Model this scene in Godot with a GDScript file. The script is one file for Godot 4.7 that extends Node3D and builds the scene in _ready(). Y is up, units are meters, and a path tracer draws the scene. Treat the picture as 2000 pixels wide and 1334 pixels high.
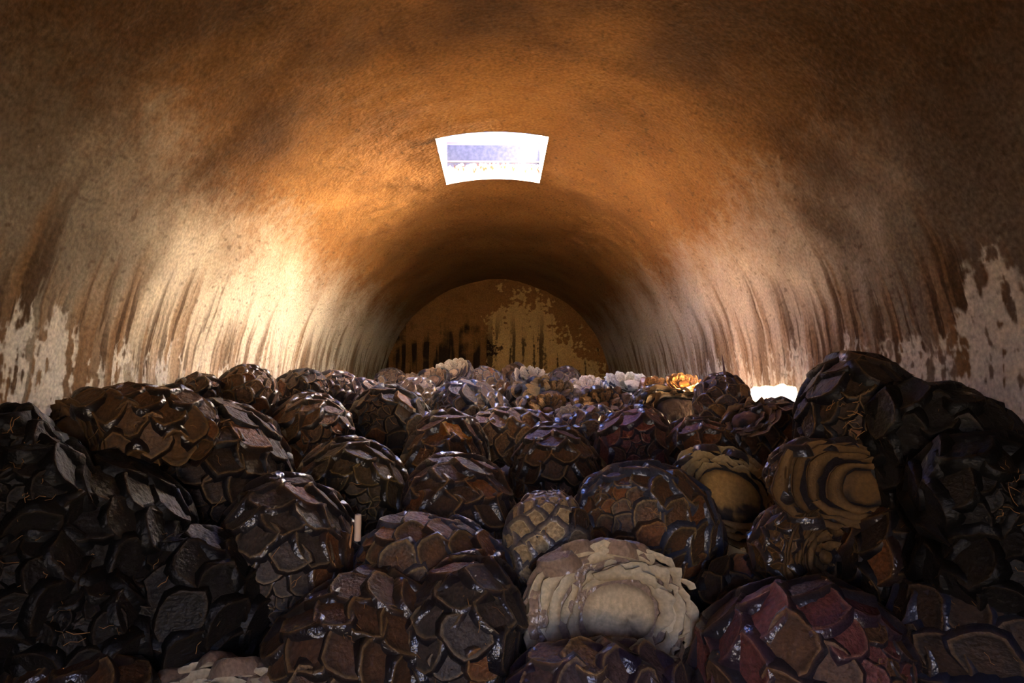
extends Node3D
# A vaulted masonry oven heaped with roasted agave hearts, lit by sun and sky through a roof opening.

const R := 2.0            # radius of the barrel vault
const SPRING := 2.2       # height of its axis
const THICK := 0.32       # thickness of vault and walls
const Z_BACK := -13.4
const Z_FRONT := 0.5
const HOLE_X0 := -0.48
const HOLE_X1 := 0.39
const HOLE_Z0 := -7.03
const HOLE_Z1 := -5.74
const EYE := Vector3(0, 2.2, 0)

# x, y, z, half length, half width, crown direction, tone, leaf size, cut plane (normal, offset), core share, label
const HEARTS := [
	[-0.518, 1.237, -2.950, 0.34, 0.26, [-0.7, -0.3, 0.6], "brown", 0.125, null, [0, 0], "brown agave heart with dusty rust-brown scars, lying in front of the long bluish ridged one"],
	[-0.129, 1.306, -2.980, 0.27, 0.225, [-0.1, -0.5, 0.85], "slate", 0.12, null, [0, 0], "slate-grey agave heart with smooth closed crown, tucked under the long bluish ridged one"],
	[-0.246, 1.389, -3.320, 0.36, 0.27, [-0.85, 0.3, 0.35], "blue", 0.125, null, [0, 0], "long agave heart with bluish ridges and big brown scars, beside the pale beige upright one"],
	[0.436, 1.364, -2.980, 0.33, 0.24, [-0.9, 0, 0.1], "tan", 0.105, [0.18,0.12,0.97,0.05], [0.47, -0.12], "pale beige split agave heart showing a round smooth core ringed by curled leaf layers"],
	[0.339, 1.138, -2.700, 0.32, 0.185, [-0.9, 0.1, 0.3], "purple", 0.115, null, [0, 0], "purple-black agave heart with tan cut patches, lying directly below the pale beige split one"],
	[0.218, 1.488, -3.380, 0.29, 0.19, [0.03, 0.95, 0.2], "tan2", 0.086, null, [0, 0], "pale beige upright agave heart with dusty tan scales, like a closed pine cone"],
	[1.087, 1.182, -2.850, 0.41, 0.31, [0.45, 0.35, 0.75], "red", 0.145, null, [0, 0], "large agave heart with wine-red smooth leaf scars at the foot of the heap"],
	[1.122, 1.361, -3.200, 0.33, 0.17, [0.95, 0.2, 0.1], "dark", 0.105, null, [0, 0], "dark agave heart with flat pointed leaf tips edged in straw colour, behind the wine-red one"],
	[1.670, 1.289, -2.750, 0.35, 0.28, [0.15, 0.75, 0.55], "blue2", 0.135, null, [0, 0], "blue-black agave heart in the front corner with two pale rounded leaf tips"],
	[-0.976, 1.110, -2.700, 0.26, 0.17, [0.9, 0.1, 0], "tan", 0.11, [-0.05,0.55,0.83,0.2], [0.35, 0], "beige split agave heart with rumpled leaf layers, cut off by the photo's bottom edge"],
	[-1.400, 1.162, -2.600, 0.3, 0.17, [0.9, 0, 0.2], "brown", 0.11, null, [0, 0], "shaggy brown agave heart with loose fibres in the darkest front corner"],
	[-1.168, 1.362, -3.050, 0.34, 0.27, [-0.35, 0.55, 0.7], "black", 0.14, null, [0, 0], "dark agave heart with wide almond-shaped leaf scars, in front of the round charcoal one"],
	[-0.891, 1.513, -3.320, 0.32, 0.29, [0.05, -0.4, 0.9], "slate", 0.12, null, [0, 0], "round charcoal agave heart with closely fitted scales, nearest in front of the pale stick"],
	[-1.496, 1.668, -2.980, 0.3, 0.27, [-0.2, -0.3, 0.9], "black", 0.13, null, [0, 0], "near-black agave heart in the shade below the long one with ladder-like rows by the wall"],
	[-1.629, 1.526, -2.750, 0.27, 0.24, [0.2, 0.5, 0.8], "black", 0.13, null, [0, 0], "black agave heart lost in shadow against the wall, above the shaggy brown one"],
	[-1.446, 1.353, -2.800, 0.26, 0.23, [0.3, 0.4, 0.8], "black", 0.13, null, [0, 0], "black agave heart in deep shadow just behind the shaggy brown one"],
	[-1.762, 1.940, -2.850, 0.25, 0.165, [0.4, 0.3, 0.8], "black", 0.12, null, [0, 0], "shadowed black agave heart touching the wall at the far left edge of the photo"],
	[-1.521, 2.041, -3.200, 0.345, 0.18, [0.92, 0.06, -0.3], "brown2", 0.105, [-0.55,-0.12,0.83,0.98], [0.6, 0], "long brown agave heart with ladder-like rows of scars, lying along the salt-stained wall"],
	[-1.663, 1.827, -2.800, 0.25, 0.21, [0.2, 0.3, 0.9], "black", 0.125, null, [0, 0], "shade-darkened agave heart wedged between the wall and the near-black one in shade"],
	[-1.350, 1.813, -3.700, 0.35, 0.325, [0.02, -0.45, 0.9], "dark", 0.125, null, [0, 0], "big round dark agave heart with dusty gold rims, beside the one with the pale stick"],
	[-0.740, 1.681, -4.000, 0.29, 0.275, [0.2, -0.12, 0.97], "olive", 0.115, null, [0, 0], "olive-brown agave heart showing its spiral crown face on, pale stick below it"],
	[-0.189, 1.598, -3.750, 0.31, 0.255, [-0.05, -0.62, 0.78], "slate2", 0.12, null, [0, 0], "dark brown agave heart with downward cupped crown, resting on the long bluish ridged one"],
	[0.700, 1.534, -3.620, 0.4, 0.3, [-0.55, 0.5, 0.6], "blue", 0.12, null, [0, 0], "biggest agave heart, with shiny blue-grey ridges and rust-tinged scars, behind the pale split one"],
	[1.188, 1.666, -4.000, 0.31, 0.225, [-0.75, 0.3, 0.1], "tan3", 0.1, [0.15,0.36,0.92,0.1], [0.6, -0.1], "split agave heart with a glowing honey-coloured round core under wavy pale layers"],
	[1.353, 1.850, -3.000, 0.31, 0.145, [-0.97, 0.16, 0.1], "ochre", 0.085, [0.2,-0.08,0.97,0.15], [0.46, -0.42], "split agave heart with ochre core and comb-like leaf layers, under the tall dark one"],
	[1.246, 1.567, -3.100, 0.25, 0.19, [-0.55, 0.25, 0.6], "ochre", 0.095, [0.55,-0.1,0.83,0.4], [0.16, -0.2], "ochre agave heart with tightly stacked papery leaf layers fanning to one side"],
	[-0.302, 1.800, -4.500, 0.31, 0.24, [-0.1, -0.55, 0.8], "amber", 0.12, null, [0, 0], "brown agave heart with glassy amber spots, behind the one with the downward cupped crown"],
	[0.335, 1.741, -4.400, 0.26, 0.25, [0.1, -0.5, 0.85], "brown", 0.105, null, [0, 0], "small round brown agave heart with neat scales, before the light brown slanting one"],
	[0.836, 1.876, -4.750, 0.25, 0.225, [-0.1, 0.1, 0.95], "red2", 0.115, null, [0, 0], "agave heart with dull pink and maroon scars, behind the biggest blue-ridged one"],
	[1.223, 1.834, -4.600, 0.25, 0.215, [0.2, -0.1, 0.95], "brown2", 0.105, null, [0, 0], "warm brown agave heart beside the pink-scarred one, in front of the dark fan-edged bowl"],
	[1.612, 1.957, -4.450, 0.3, 0.185, [0.85, -0.05, 0.45], "brown", 0.095, [-0.6,0.6,0.5,1], [0.5, 0], "brown agave heart with a fibrous tufted cut end, just below the white sun patch"],
	[-1.153, 1.965, -4.700, 0.37, 0.215, [0.55, -0.12, 0.8], "brown2", 0.11, null, [0, 0], "brown agave heart with open rosette crown and one orange leaf base, above the spiral-crowned one"],
	[-0.674, 1.976, -5.000, 0.3, 0.25, [-0.25, 0.35, 0.85], "dark", 0.12, null, [0, 0], "dark domed agave heart with faint gold rims, right behind the amber-spotted one"],
	[0.146, 1.903, -5.100, 0.37, 0.185, [-0.88, 0.12, 0.4], "tan4", 0.105, [0.8,-0.25,0.5,1], [0.2, 0], "light brown slanting agave heart with wavy cut leaf edges at its lower end"],
	[0.608, 1.897, -5.200, 0.25, 0.16, [0.3, 0.6, 0.6], "blue", 0.1, null, [0, 0], "small glossy blue-black agave heart squeezed between the light brown and the pink-scarred ones"],
	[-0.183, 2.005, -5.900, 0.38, 0.24, [-0.6, 0.35, 0.7], "blue2", 0.115, null, [0, 0], "dark agave heart with plum sheen and shiny bluish top, behind the light brown slanting one"],
	[1.265, 2.073, -5.300, 0.29, 0.185, [-0.95, 0.1, 0], "dark", 0.1, [0.02,0.45,0.88,0], [0.62, 0], "hollow dark half agave heart like a bowl with a fan-pleated rim"],
	[1.425, 2.122, -4.850, 0.2, 0.165, [-0.1, 0.85, 0.4], "purple", 0.085, null, [0, 0], "dark violet ball-shaped agave heart with a thin dark spine sticking up"],
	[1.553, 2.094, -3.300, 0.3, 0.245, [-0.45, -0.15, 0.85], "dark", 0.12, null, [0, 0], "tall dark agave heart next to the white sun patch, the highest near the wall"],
	[1.695, 2.038, -2.950, 0.26, 0.185, [0.8, -0.25, 0.5], "black", 0.12, null, [0, 0], "shade-darkened agave heart leaning on the wall behind the tall dark one"],
	[1.686, 1.906, -3.050, 0.28, 0.21, [0.3, -0.2, 0.9], "black", 0.12, null, [0, 0], "shade-darkened agave heart with one blue glint, below the one leaning on the wall"],
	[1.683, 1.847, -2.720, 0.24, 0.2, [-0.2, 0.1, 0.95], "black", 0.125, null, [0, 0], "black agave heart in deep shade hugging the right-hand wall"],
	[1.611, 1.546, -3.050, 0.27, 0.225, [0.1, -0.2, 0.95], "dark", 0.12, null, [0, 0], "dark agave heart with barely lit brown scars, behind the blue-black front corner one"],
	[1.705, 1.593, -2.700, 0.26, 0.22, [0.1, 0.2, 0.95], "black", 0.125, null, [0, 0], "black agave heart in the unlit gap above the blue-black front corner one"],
	[-1.762, 2.170, -4.550, 0.17, 0.125, [0.85, 0.2, 0.4], "brown", 0.085, null, [0, 0], "small brown agave heart peeping out between the long ladder-rowed one and the pointed one"],
	[-1.562, 2.082, -4.700, 0.3, 0.19, [0.42, 0.8, 0.3], "brown2", 0.09, null, [0, 0], "pointed brown agave heart standing up like a pine cone against the brightest wall"],
	[-1.536, 2.208, -6.000, 0.24, 0.15, [0.8, 0.2, 0.4], "dark", 0.09, null, [0, 0], "low dark agave heart directly behind the open-rosette one, beside the wall"],
	[-1.301, 2.192, -6.200, 0.25, 0.16, [0.3, 0.4, 0.8], "purple", 0.09, null, [0, 0], "shiny black agave heart with violet glints, in the dark row behind the open-rosette one"],
	[-1.047, 2.141, -6.400, 0.23, 0.15, [-0.5, 0.4, 0.7], "far", 0.085, null, [0, 0], "rust-brown small agave heart in the far row just behind the dark domed one"],
	[-0.787, 2.163, -6.900, 0.27, 0.15, [0.7, 0.3, 0.5], "far", 0.085, null, [0, 0], "far rust-brown agave heart with sky-blue glints, behind the dark domed one"],
	[-1.254, 2.277, -9.000, 0.22, 0.19, [0.1, 0.8, 0.5], "far", 0.085, null, [0, 0], "small upright rust-brown agave heart at the back, nearest the left end of the back wall"],
	[-0.948, 2.314, -8.600, 0.21, 0.15, [0.5, 0.4, 0.6], "purple", 0.08, [0.1,0.7,0.7,0.1], [0.3, 0], "far plum-coloured split agave heart between two rust-brown ones"],
	[-0.703, 2.320, -8.200, 0.22, 0.16, [0.6, 0.5, 0.6], "far", 0.085, [-0.2,0.5,0.8,0.2], [0.4, 0], "far split agave heart with a grey-brown disc-like cut face"],
	[-0.551, 2.432, -9.200, 0.26, 0.22, [0.7, 0.3, 0.4], "farpale", 0.08, [-0.35,0.6,0.7,0.1], [0.25, 0], "topmost of the far agave hearts, with a sunlit pale curl of leaf layers"],
	[-0.064, 2.269, -8.000, 0.26, 0.16, [-0.6, 0.5, 0.5], "blue", 0.085, null, [0, 0], "far agave heart with blue-white shiny ridges, behind the plum-sheened one"],
	[0.194, 2.406, -9.400, 0.23, 0.17, [-0.5, 0.5, 0.6], "far", 0.085, [-0.4,0.4,0.8,0.2], [0.45, 0], "far split agave heart with orange-brown cut face before the white-stained back wall"],
	[0.399, 2.370, -8.800, 0.25, 0.19, [0.8, 0.3, 0.4], "farpale", 0.075, [0.1,0.75,0.6,0.1], [0.25, 0], "far frosty white fan-shaped split agave heart beside the orange-brown cut one"],
	[0.717, 2.317, -8.400, 0.2, 0.17, [0.5, 0.3, 0.7], "purple", 0.08, null, [0, 0], "far round black-violet agave heart before the white-stained back wall"],
	[0.404, 2.173, -6.900, 0.35, 0.17, [0.9, 0.1, 0.3], "dark", 0.09, [0,0.3,0.95,0.3], [0.3, 0], "wide far agave heart with a blackened cut face, behind the light brown slanting one"],
	[0.854, 2.219, -7.200, 0.27, 0.18, [0.5, 0.5, 0.6], "farpale", 0.08, [-0.1,0.7,0.7,0.1], [0.3, 0], "far split agave heart with lilac-grey leaf fan, between black-violet ball and white fan-topped one"],
	[0.825, 2.103, -6.100, 0.24, 0.15, [0.8, 0.3, 0.3], "ochre", 0.08, [-0.1,0.35,0.92,0.1], [0.2, 0], "ochre half agave heart with dark ribs on its cut face, under the lilac-grey fan"],
	[0.365, 2.067, -5.900, 0.22, 0.14, [0.8, 0.2, 0.3], "ochre", 0.08, [-0.1,0.4,0.9,0.1], [0.2, 0], "ochre half agave heart in shade under the wide blackened one"],
	[1.198, 2.264, -6.900, 0.26, 0.22, [0.8, 0.2, 0.5], "white", 0.08, [0.05,0.9,0.42,0.1], [0.4, 0], "brightest white fan-topped split agave heart in the far row"],
	[1.200, 2.096, -6.000, 0.22, 0.15, [0.3, 0.3, 0.9], "olive", 0.08, null, [0, 0], "dark ribbed agave heart between the white fan-topped one and the fan-pleated bowl"],
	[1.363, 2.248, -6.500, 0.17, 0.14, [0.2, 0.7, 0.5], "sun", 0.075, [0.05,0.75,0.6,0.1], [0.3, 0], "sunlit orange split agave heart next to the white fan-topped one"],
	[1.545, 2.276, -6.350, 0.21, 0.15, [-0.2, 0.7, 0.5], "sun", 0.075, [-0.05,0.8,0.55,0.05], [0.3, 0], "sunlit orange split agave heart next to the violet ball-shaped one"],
	[1.649, 2.017, -4.750, 0.17, 0.12, [0.6, 0.4, 0.6], "far", 0.075, null, [0, 0], "small brown agave heart poking into the white sun patch, beside the violet ball"],
	[1.758, 2.026, -4.650, 0.17, 0.11, [-0.6, 0.5, 0.6], "far", 0.075, null, [0, 0], "little brown agave heart at the front lip of the white sun patch"],
	[0.514, 2.007, -5.600, 0.2, 0.12, [-0.3, 0.6, 0.6], "farpale", 0.075, [-0.3,0.6,0.7,0.3], [0.3, 0], "grey frayed agave heart stub above the small glossy blue-black one"],
]

# tone: rim, face edge, face centre, skin of the leaf base, body (sRGB)
const TONES := {
	"brown": [Color8(150, 112, 72), Color8(84, 56, 36), Color8(112, 72, 46), Color8(46, 38, 36)],
	"brown2": [Color8(152, 110, 66), Color8(100, 68, 42), Color8(128, 86, 52), Color8(44, 36, 34)],
	"dark": [Color8(128, 96, 62), Color8(58, 43, 34), Color8(78, 54, 40), Color8(32, 29, 33)],
	"slate": [Color8(140, 112, 84), Color8(78, 66, 60), Color8(92, 74, 66), Color8(40, 36, 40)],
	"slate2": [Color8(150, 112, 74), Color8(78, 58, 50), Color8(98, 70, 56), Color8(46, 42, 48)],
	"blue": [Color8(158, 124, 84), Color8(96, 72, 54), Color8(124, 82, 54), Color8(64, 68, 84)],
	"blue2": [Color8(130, 100, 76), Color8(70, 54, 48), Color8(92, 66, 52), Color8(48, 54, 76)],
	"black": [Color8(62, 46, 32), Color8(30, 24, 22), Color8(38, 29, 24), Color8(16, 15, 18)],  # shade of the dim front corners put into the leaf colours
	"olive": [Color8(142, 112, 66), Color8(88, 68, 46), Color8(106, 80, 54), Color8(44, 38, 32)],
	"amber": [Color8(160, 118, 66), Color8(86, 60, 46), Color8(116, 72, 44), Color8(50, 46, 52)],
	"red": [Color8(156, 112, 78), Color8(108, 74, 56), Color8(130, 88, 62), Color8(52, 46, 54)],
	"red2": [Color8(150, 112, 84), Color8(112, 72, 60), Color8(130, 82, 68), Color8(50, 38, 40)],
	"purple": [Color8(160, 124, 92), Color8(84, 62, 66), Color8(104, 76, 72), Color8(46, 38, 54)],
	"tan": [Color8(244, 218, 186), Color8(220, 186, 148), Color8(240, 206, 166), Color8(196, 164, 136)],
	"tan2": [Color8(234, 202, 162), Color8(200, 164, 124), Color8(222, 184, 142), Color8(84, 80, 86)],
	"tan3": [Color8(212, 176, 130), Color8(176, 136, 92), Color8(212, 158, 92), Color8(72, 66, 68)],
	"tan4": [Color8(196, 150, 100), Color8(138, 98, 64), Color8(160, 114, 74), Color8(70, 58, 54)],
	"ochre": [Color8(156, 114, 72), Color8(104, 74, 46), Color8(132, 92, 50), Color8(58, 50, 52)],
	"far": [Color8(160, 122, 94), Color8(90, 64, 48), Color8(112, 78, 56), Color8(54, 48, 56)],
	"farpale": [Color8(240, 218, 200), Color8(190, 154, 132), Color8(200, 164, 138), Color8(96, 86, 98)],
	"white": [Color8(248, 244, 240), Color8(206, 180, 160), Color8(226, 208, 192), Color8(70, 64, 72)],
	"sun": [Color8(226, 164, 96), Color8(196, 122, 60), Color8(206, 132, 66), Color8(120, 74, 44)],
	"amberspot": [Color8(206, 150, 60), Color8(196, 118, 22), Color8(206, 128, 20), Color8(120, 66, 18)],
	"rust": [Color8(168, 116, 70), Color8(134, 82, 50), Color8(156, 94, 54), Color8(60, 46, 42)],
	"wine": [Color8(170, 112, 100), Color8(138, 72, 70), Color8(154, 86, 82), Color8(66, 50, 62)],
}
# tone: scattered scales of another tone and how many of them
const ACCENT := {"amber": ["amberspot", 0.10], "brown2": ["rust", 0.15], "blue": ["rust", 0.22], "red": ["wine", 0.34], "red2": ["wine", 0.4], "olive": ["rust", 0.12], "dark": ["rust", 0.10], "purple": ["tan4", 0.12], "slate2": ["rust", 0.12], "far": ["farpale", 0.12], "slate": ["rust", 0.08], "tan2": ["slate2", 0.08]}

var skin_mat: StandardMaterial3D
var dull_mat: StandardMaterial3D
var face_mat: StandardMaterial3D
var pulp_mat: StandardMaterial3D
var fibre_mat: StandardMaterial3D
var scale_meshes := {}
var petal_meshes := {}


func _ready() -> void:
	# --- camera, sky, sun, exposure
	var cam := Camera3D.new()
	cam.name = "camera"
	add_child(cam)
	cam.position = EYE
	cam.rotation_degrees = Vector3(3.92814, -1.06940, 0)
	cam.fov = rad_to_deg(2.0 * atan(667.0 / 1500.0))
	cam.near = 0.05
	cam.far = 100.0
	cam.current = true

	var env := Environment.new()
	var sky_mat := ProceduralSkyMaterial.new()
	sky_mat.sky_top_color = Color(0.36, 0.56, 1.0)
	sky_mat.sky_horizon_color = Color(0.93, 0.95, 1.0)
	sky_mat.ground_horizon_color = Color(0.95, 0.86, 0.72)
	sky_mat.ground_bottom_color = Color(0.90, 0.78, 0.62)
	sky_mat.ground_energy_multiplier = 1.3
	var sky := Sky.new()
	sky.sky_material = sky_mat
	env.background_mode = Environment.BG_SKY
	env.sky = sky
	env.background_energy_multiplier = 0.36
	env.tonemap_mode = Environment.TONE_MAPPER_LINEAR
	env.tonemap_exposure = 44.0
	env.sdfgi_enabled = true
	env.ssao_enabled = true
	env.ssil_enabled = true
	var we := WorldEnvironment.new()
	we.name = "surroundings"
	we.environment = env
	add_child(we)

	var sun := DirectionalLight3D.new()
	sun.name = "sun"
	add_child(sun)
	sun.look_at_from_position(Vector3.ZERO, Vector3(1.57, -1.88, 0.62))
	sun.light_color = Color(1.0, 0.93, 0.82)
	sun.light_energy = 7.5
	sun.light_angular_distance = 0.5
	sun.shadow_enabled = true

	# --- the oven
	make_materials()
	build_oven()
	# --- the heap
	build_litter()
	for k in HEARTS.size():
		agave_heart(HEARTS[k], k)
	build_sticks()


# ------------------------------------------------------------------ helpers
func lin(c: Color) -> Color:
	return c.srgb_to_linear()


func noise(freq: float, octaves := 4, seed_ := 1, kind := FastNoiseLite.TYPE_SIMPLEX_SMOOTH) -> FastNoiseLite:
	var n := FastNoiseLite.new()
	n.noise_type = kind
	n.frequency = freq
	n.fractal_octaves = octaves
	n.seed = seed_
	return n


func tag(o: Node, label: String, category: String, group := "") -> void:
	o.set_meta("label", label)
	o.set_meta("category", category)
	if group:
		o.set_meta("group", group)


func part(called: String, m: Mesh, parent: Node, material: Material = null) -> MeshInstance3D:
	var o := MeshInstance3D.new()
	o.name = called
	o.mesh = m
	if material:
		o.material_override = material
	parent.add_child(o, true)
	return o


func structure(called: String, m: Mesh, material: Material) -> MeshInstance3D:
	var o := part(called, m, self, material)
	o.set_meta("kind", "structure")
	return o


func grain(freq: float, lo: float, hi: float, seed_: int, size := 512) -> NoiseTexture2D:
	var t := NoiseTexture2D.new()
	t.width = size
	t.height = size
	t.seamless = true
	t.noise = noise(freq, 5, seed_)
	var g := Gradient.new()
	g.set_color(0, Color(lo, lo, lo))
	g.set_color(1, Color(hi, hi, hi))
	t.color_ramp = g
	return t


func make_materials() -> void:
	var bump := grain(0.03, 0.0, 1.0, 21)
	skin_mat = StandardMaterial3D.new()
	skin_mat.vertex_color_use_as_albedo = true
	skin_mat.albedo_texture = grain(0.05, 0.55, 1.0, 3)
	skin_mat.uv1_triplanar = true
	skin_mat.uv1_world_triplanar = true
	skin_mat.uv1_scale = Vector3(2.2, 2.2, 2.2)
	skin_mat.roughness = 0.28
	skin_mat.metallic_specular = 0.6
	skin_mat.heightmap_enabled = true
	skin_mat.heightmap_texture = bump
	skin_mat.heightmap_scale = 0.5
	dull_mat = skin_mat.duplicate()
	dull_mat.roughness = 0.5
	dull_mat.metallic_specular = 0.4
	face_mat = StandardMaterial3D.new()
	face_mat.vertex_color_use_as_albedo = true
	face_mat.albedo_texture = grain(0.04, 0.55, 1.0, 8)
	face_mat.uv1_triplanar = true
	face_mat.uv1_world_triplanar = true
	face_mat.uv1_scale = Vector3(2.6, 2.6, 2.6)
	face_mat.albedo_color = Color(0.97, 1.0, 0.97)
	face_mat.roughness = 0.62
	face_mat.heightmap_enabled = true
	face_mat.heightmap_texture = bump
	face_mat.heightmap_scale = 0.7
	pulp_mat = face_mat.duplicate()
	pulp_mat.roughness = 0.8
	pulp_mat.albedo_texture = grain(0.03, 0.74, 1.0, 9)
	pulp_mat.heightmap_scale = 0.3
	fibre_mat = StandardMaterial3D.new()
	fibre_mat.albedo_color = Color8(150, 108, 62)
	fibre_mat.roughness = 0.8
	fibre_mat.cull_mode = BaseMaterial3D.CULL_DISABLED


# ------------------------------------------------------------------ the oven
# A point of the oven's cross-section; s is the way along it from the foot of the left wall, off the distance outwards.
func profile(s: float, off: float) -> Vector2:
	if s < SPRING:
		return Vector2(-(R + off), s)
	var a := (s - SPRING) / R
	if a > PI:
		return Vector2(R + off, SPRING - (s - SPRING - PI * R))
	return Vector2(-cos(a) * (R + off), SPRING + sin(a) * (R + off))


var lump := noise(0.9, 3, 5)
var lump_fine := noise(4.0, 2, 6)


func relief(p: Vector3) -> float:
	return 0.035 * lump.get_noise_3dv(p) + 0.010 * lump_fine.get_noise_3dv(p)


func steps(from: float, to: float, n: int, keep: Array) -> PackedFloat32Array:
	var out := PackedFloat32Array()
	for i in n + 1:
		out.append(lerpf(from, to, float(i) / n))
	for k in keep:
		var best := 1
		for i in range(1, n):
			if absf(out[i] - k) < absf(out[best] - k):
				best = i
		out[best] = k
	return out


func shell(s0: float, s1: float, n_s: int, n_z: int, hole: bool) -> ArrayMesh:
	var hs0 := SPRING + R * acos(-HOLE_X0 / R)
	var hs1 := SPRING + R * acos(-HOLE_X1 / R)
	var ss := steps(s0, s1, n_s, [hs0, hs1] if hole else [])
	var zz := steps(Z_BACK - THICK, Z_FRONT + THICK, n_z, [HOLE_Z0, HOLE_Z1] if hole else [])
	var st := SurfaceTool.new()
	st.begin(Mesh.PRIMITIVE_TRIANGLES)
	var w := zz.size()
	var face := func(u: float, z: float) -> Vector3:
		var q := profile(u, 0.0)
		var p := Vector3(q.x, q.y, z)
		var near_hole := 1.0
		if hole:
			near_hole = smoothstep(-0.01, 0.3, maxf(maxf(hs0 - u, u - hs1), maxf(HOLE_Z0 - z, z - HOLE_Z1)))
		var inner := profile(u, -1.0)
		return p + (Vector3(inner.x, inner.y, z) - p).normalized() * relief(p) * near_hole
	for side in 2:
		for i in ss.size():
			for j in w:
				var q := profile(ss[i], THICK)
				var p := Vector3(q.x, q.y, zz[j])
				var inner := profile(ss[i], -1.0)
				var inward := (Vector3(inner.x, inner.y, zz[j]) - p).normalized()
				if side == 0:
					p = face.call(ss[i], zz[j])
					var du: Vector3 = (face.call(ss[i] + 0.02, zz[j]) as Vector3) - (face.call(ss[i] - 0.02, zz[j]) as Vector3)
					var dz: Vector3 = (face.call(ss[i], zz[j] + 0.02) as Vector3) - (face.call(ss[i], zz[j] - 0.02) as Vector3)
					var n := du.cross(dz).normalized()
					st.set_normal(n if n.dot(inward) > 0.0 else -n)
				else:
					st.set_normal(-inward)
				st.set_uv(Vector2(zz[j], ss[i]))
				st.set_uv2(Vector2(clampf((zz[j] + 13.45) / 11.45, 0.002, 0.998), clampf((ss[i] - 1.7) / 7.283, 0.002, 0.998)))
				st.add_vertex(p)
	var base := ss.size() * w
	for i in ss.size() - 1:
		for j in w - 1:
			if hole and ss[i] > hs0 - 0.001 and ss[i + 1] < hs1 + 0.001 and zz[j] > HOLE_Z0 - 0.001 and zz[j + 1] < HOLE_Z1 + 0.001:
				continue
			var a := i * w + j
			for k in [a, a + 1, a + w, a + 1, a + w + 1, a + w]:
				st.add_index(k)
			for k in [a, a + w, a + 1, a + 1, a + w, a + w + 1]:
				st.add_index(base + k)
	# the four outer rims, so that the shell is solid
	for i in ss.size() - 1:
		for j in [0, w - 1]:
			var a: int = i * w + j
			for k in [a, base + a, a + w, a + w, base + a, base + a + w]:
				st.add_index(k)
	for j in w - 1:
		for i in [0, ss.size() - 1]:
			var a: int = i * w + j
			for k in [a, a + 1, base + a, a + 1, base + a + 1, base + a]:
				st.add_index(k)
	return st.commit()


func to_bytes(n: FastNoiseLite, w: int, h: int, w2 := 0, h2 := 0) -> PackedByteArray:
	var im := n.get_image(w, h, false, false, true)
	if w2:
		im.resize(w2, h2, Image.INTERPOLATE_CUBIC)
	im.convert(Image.FORMAT_L8)
	return im.get_data()


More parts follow.
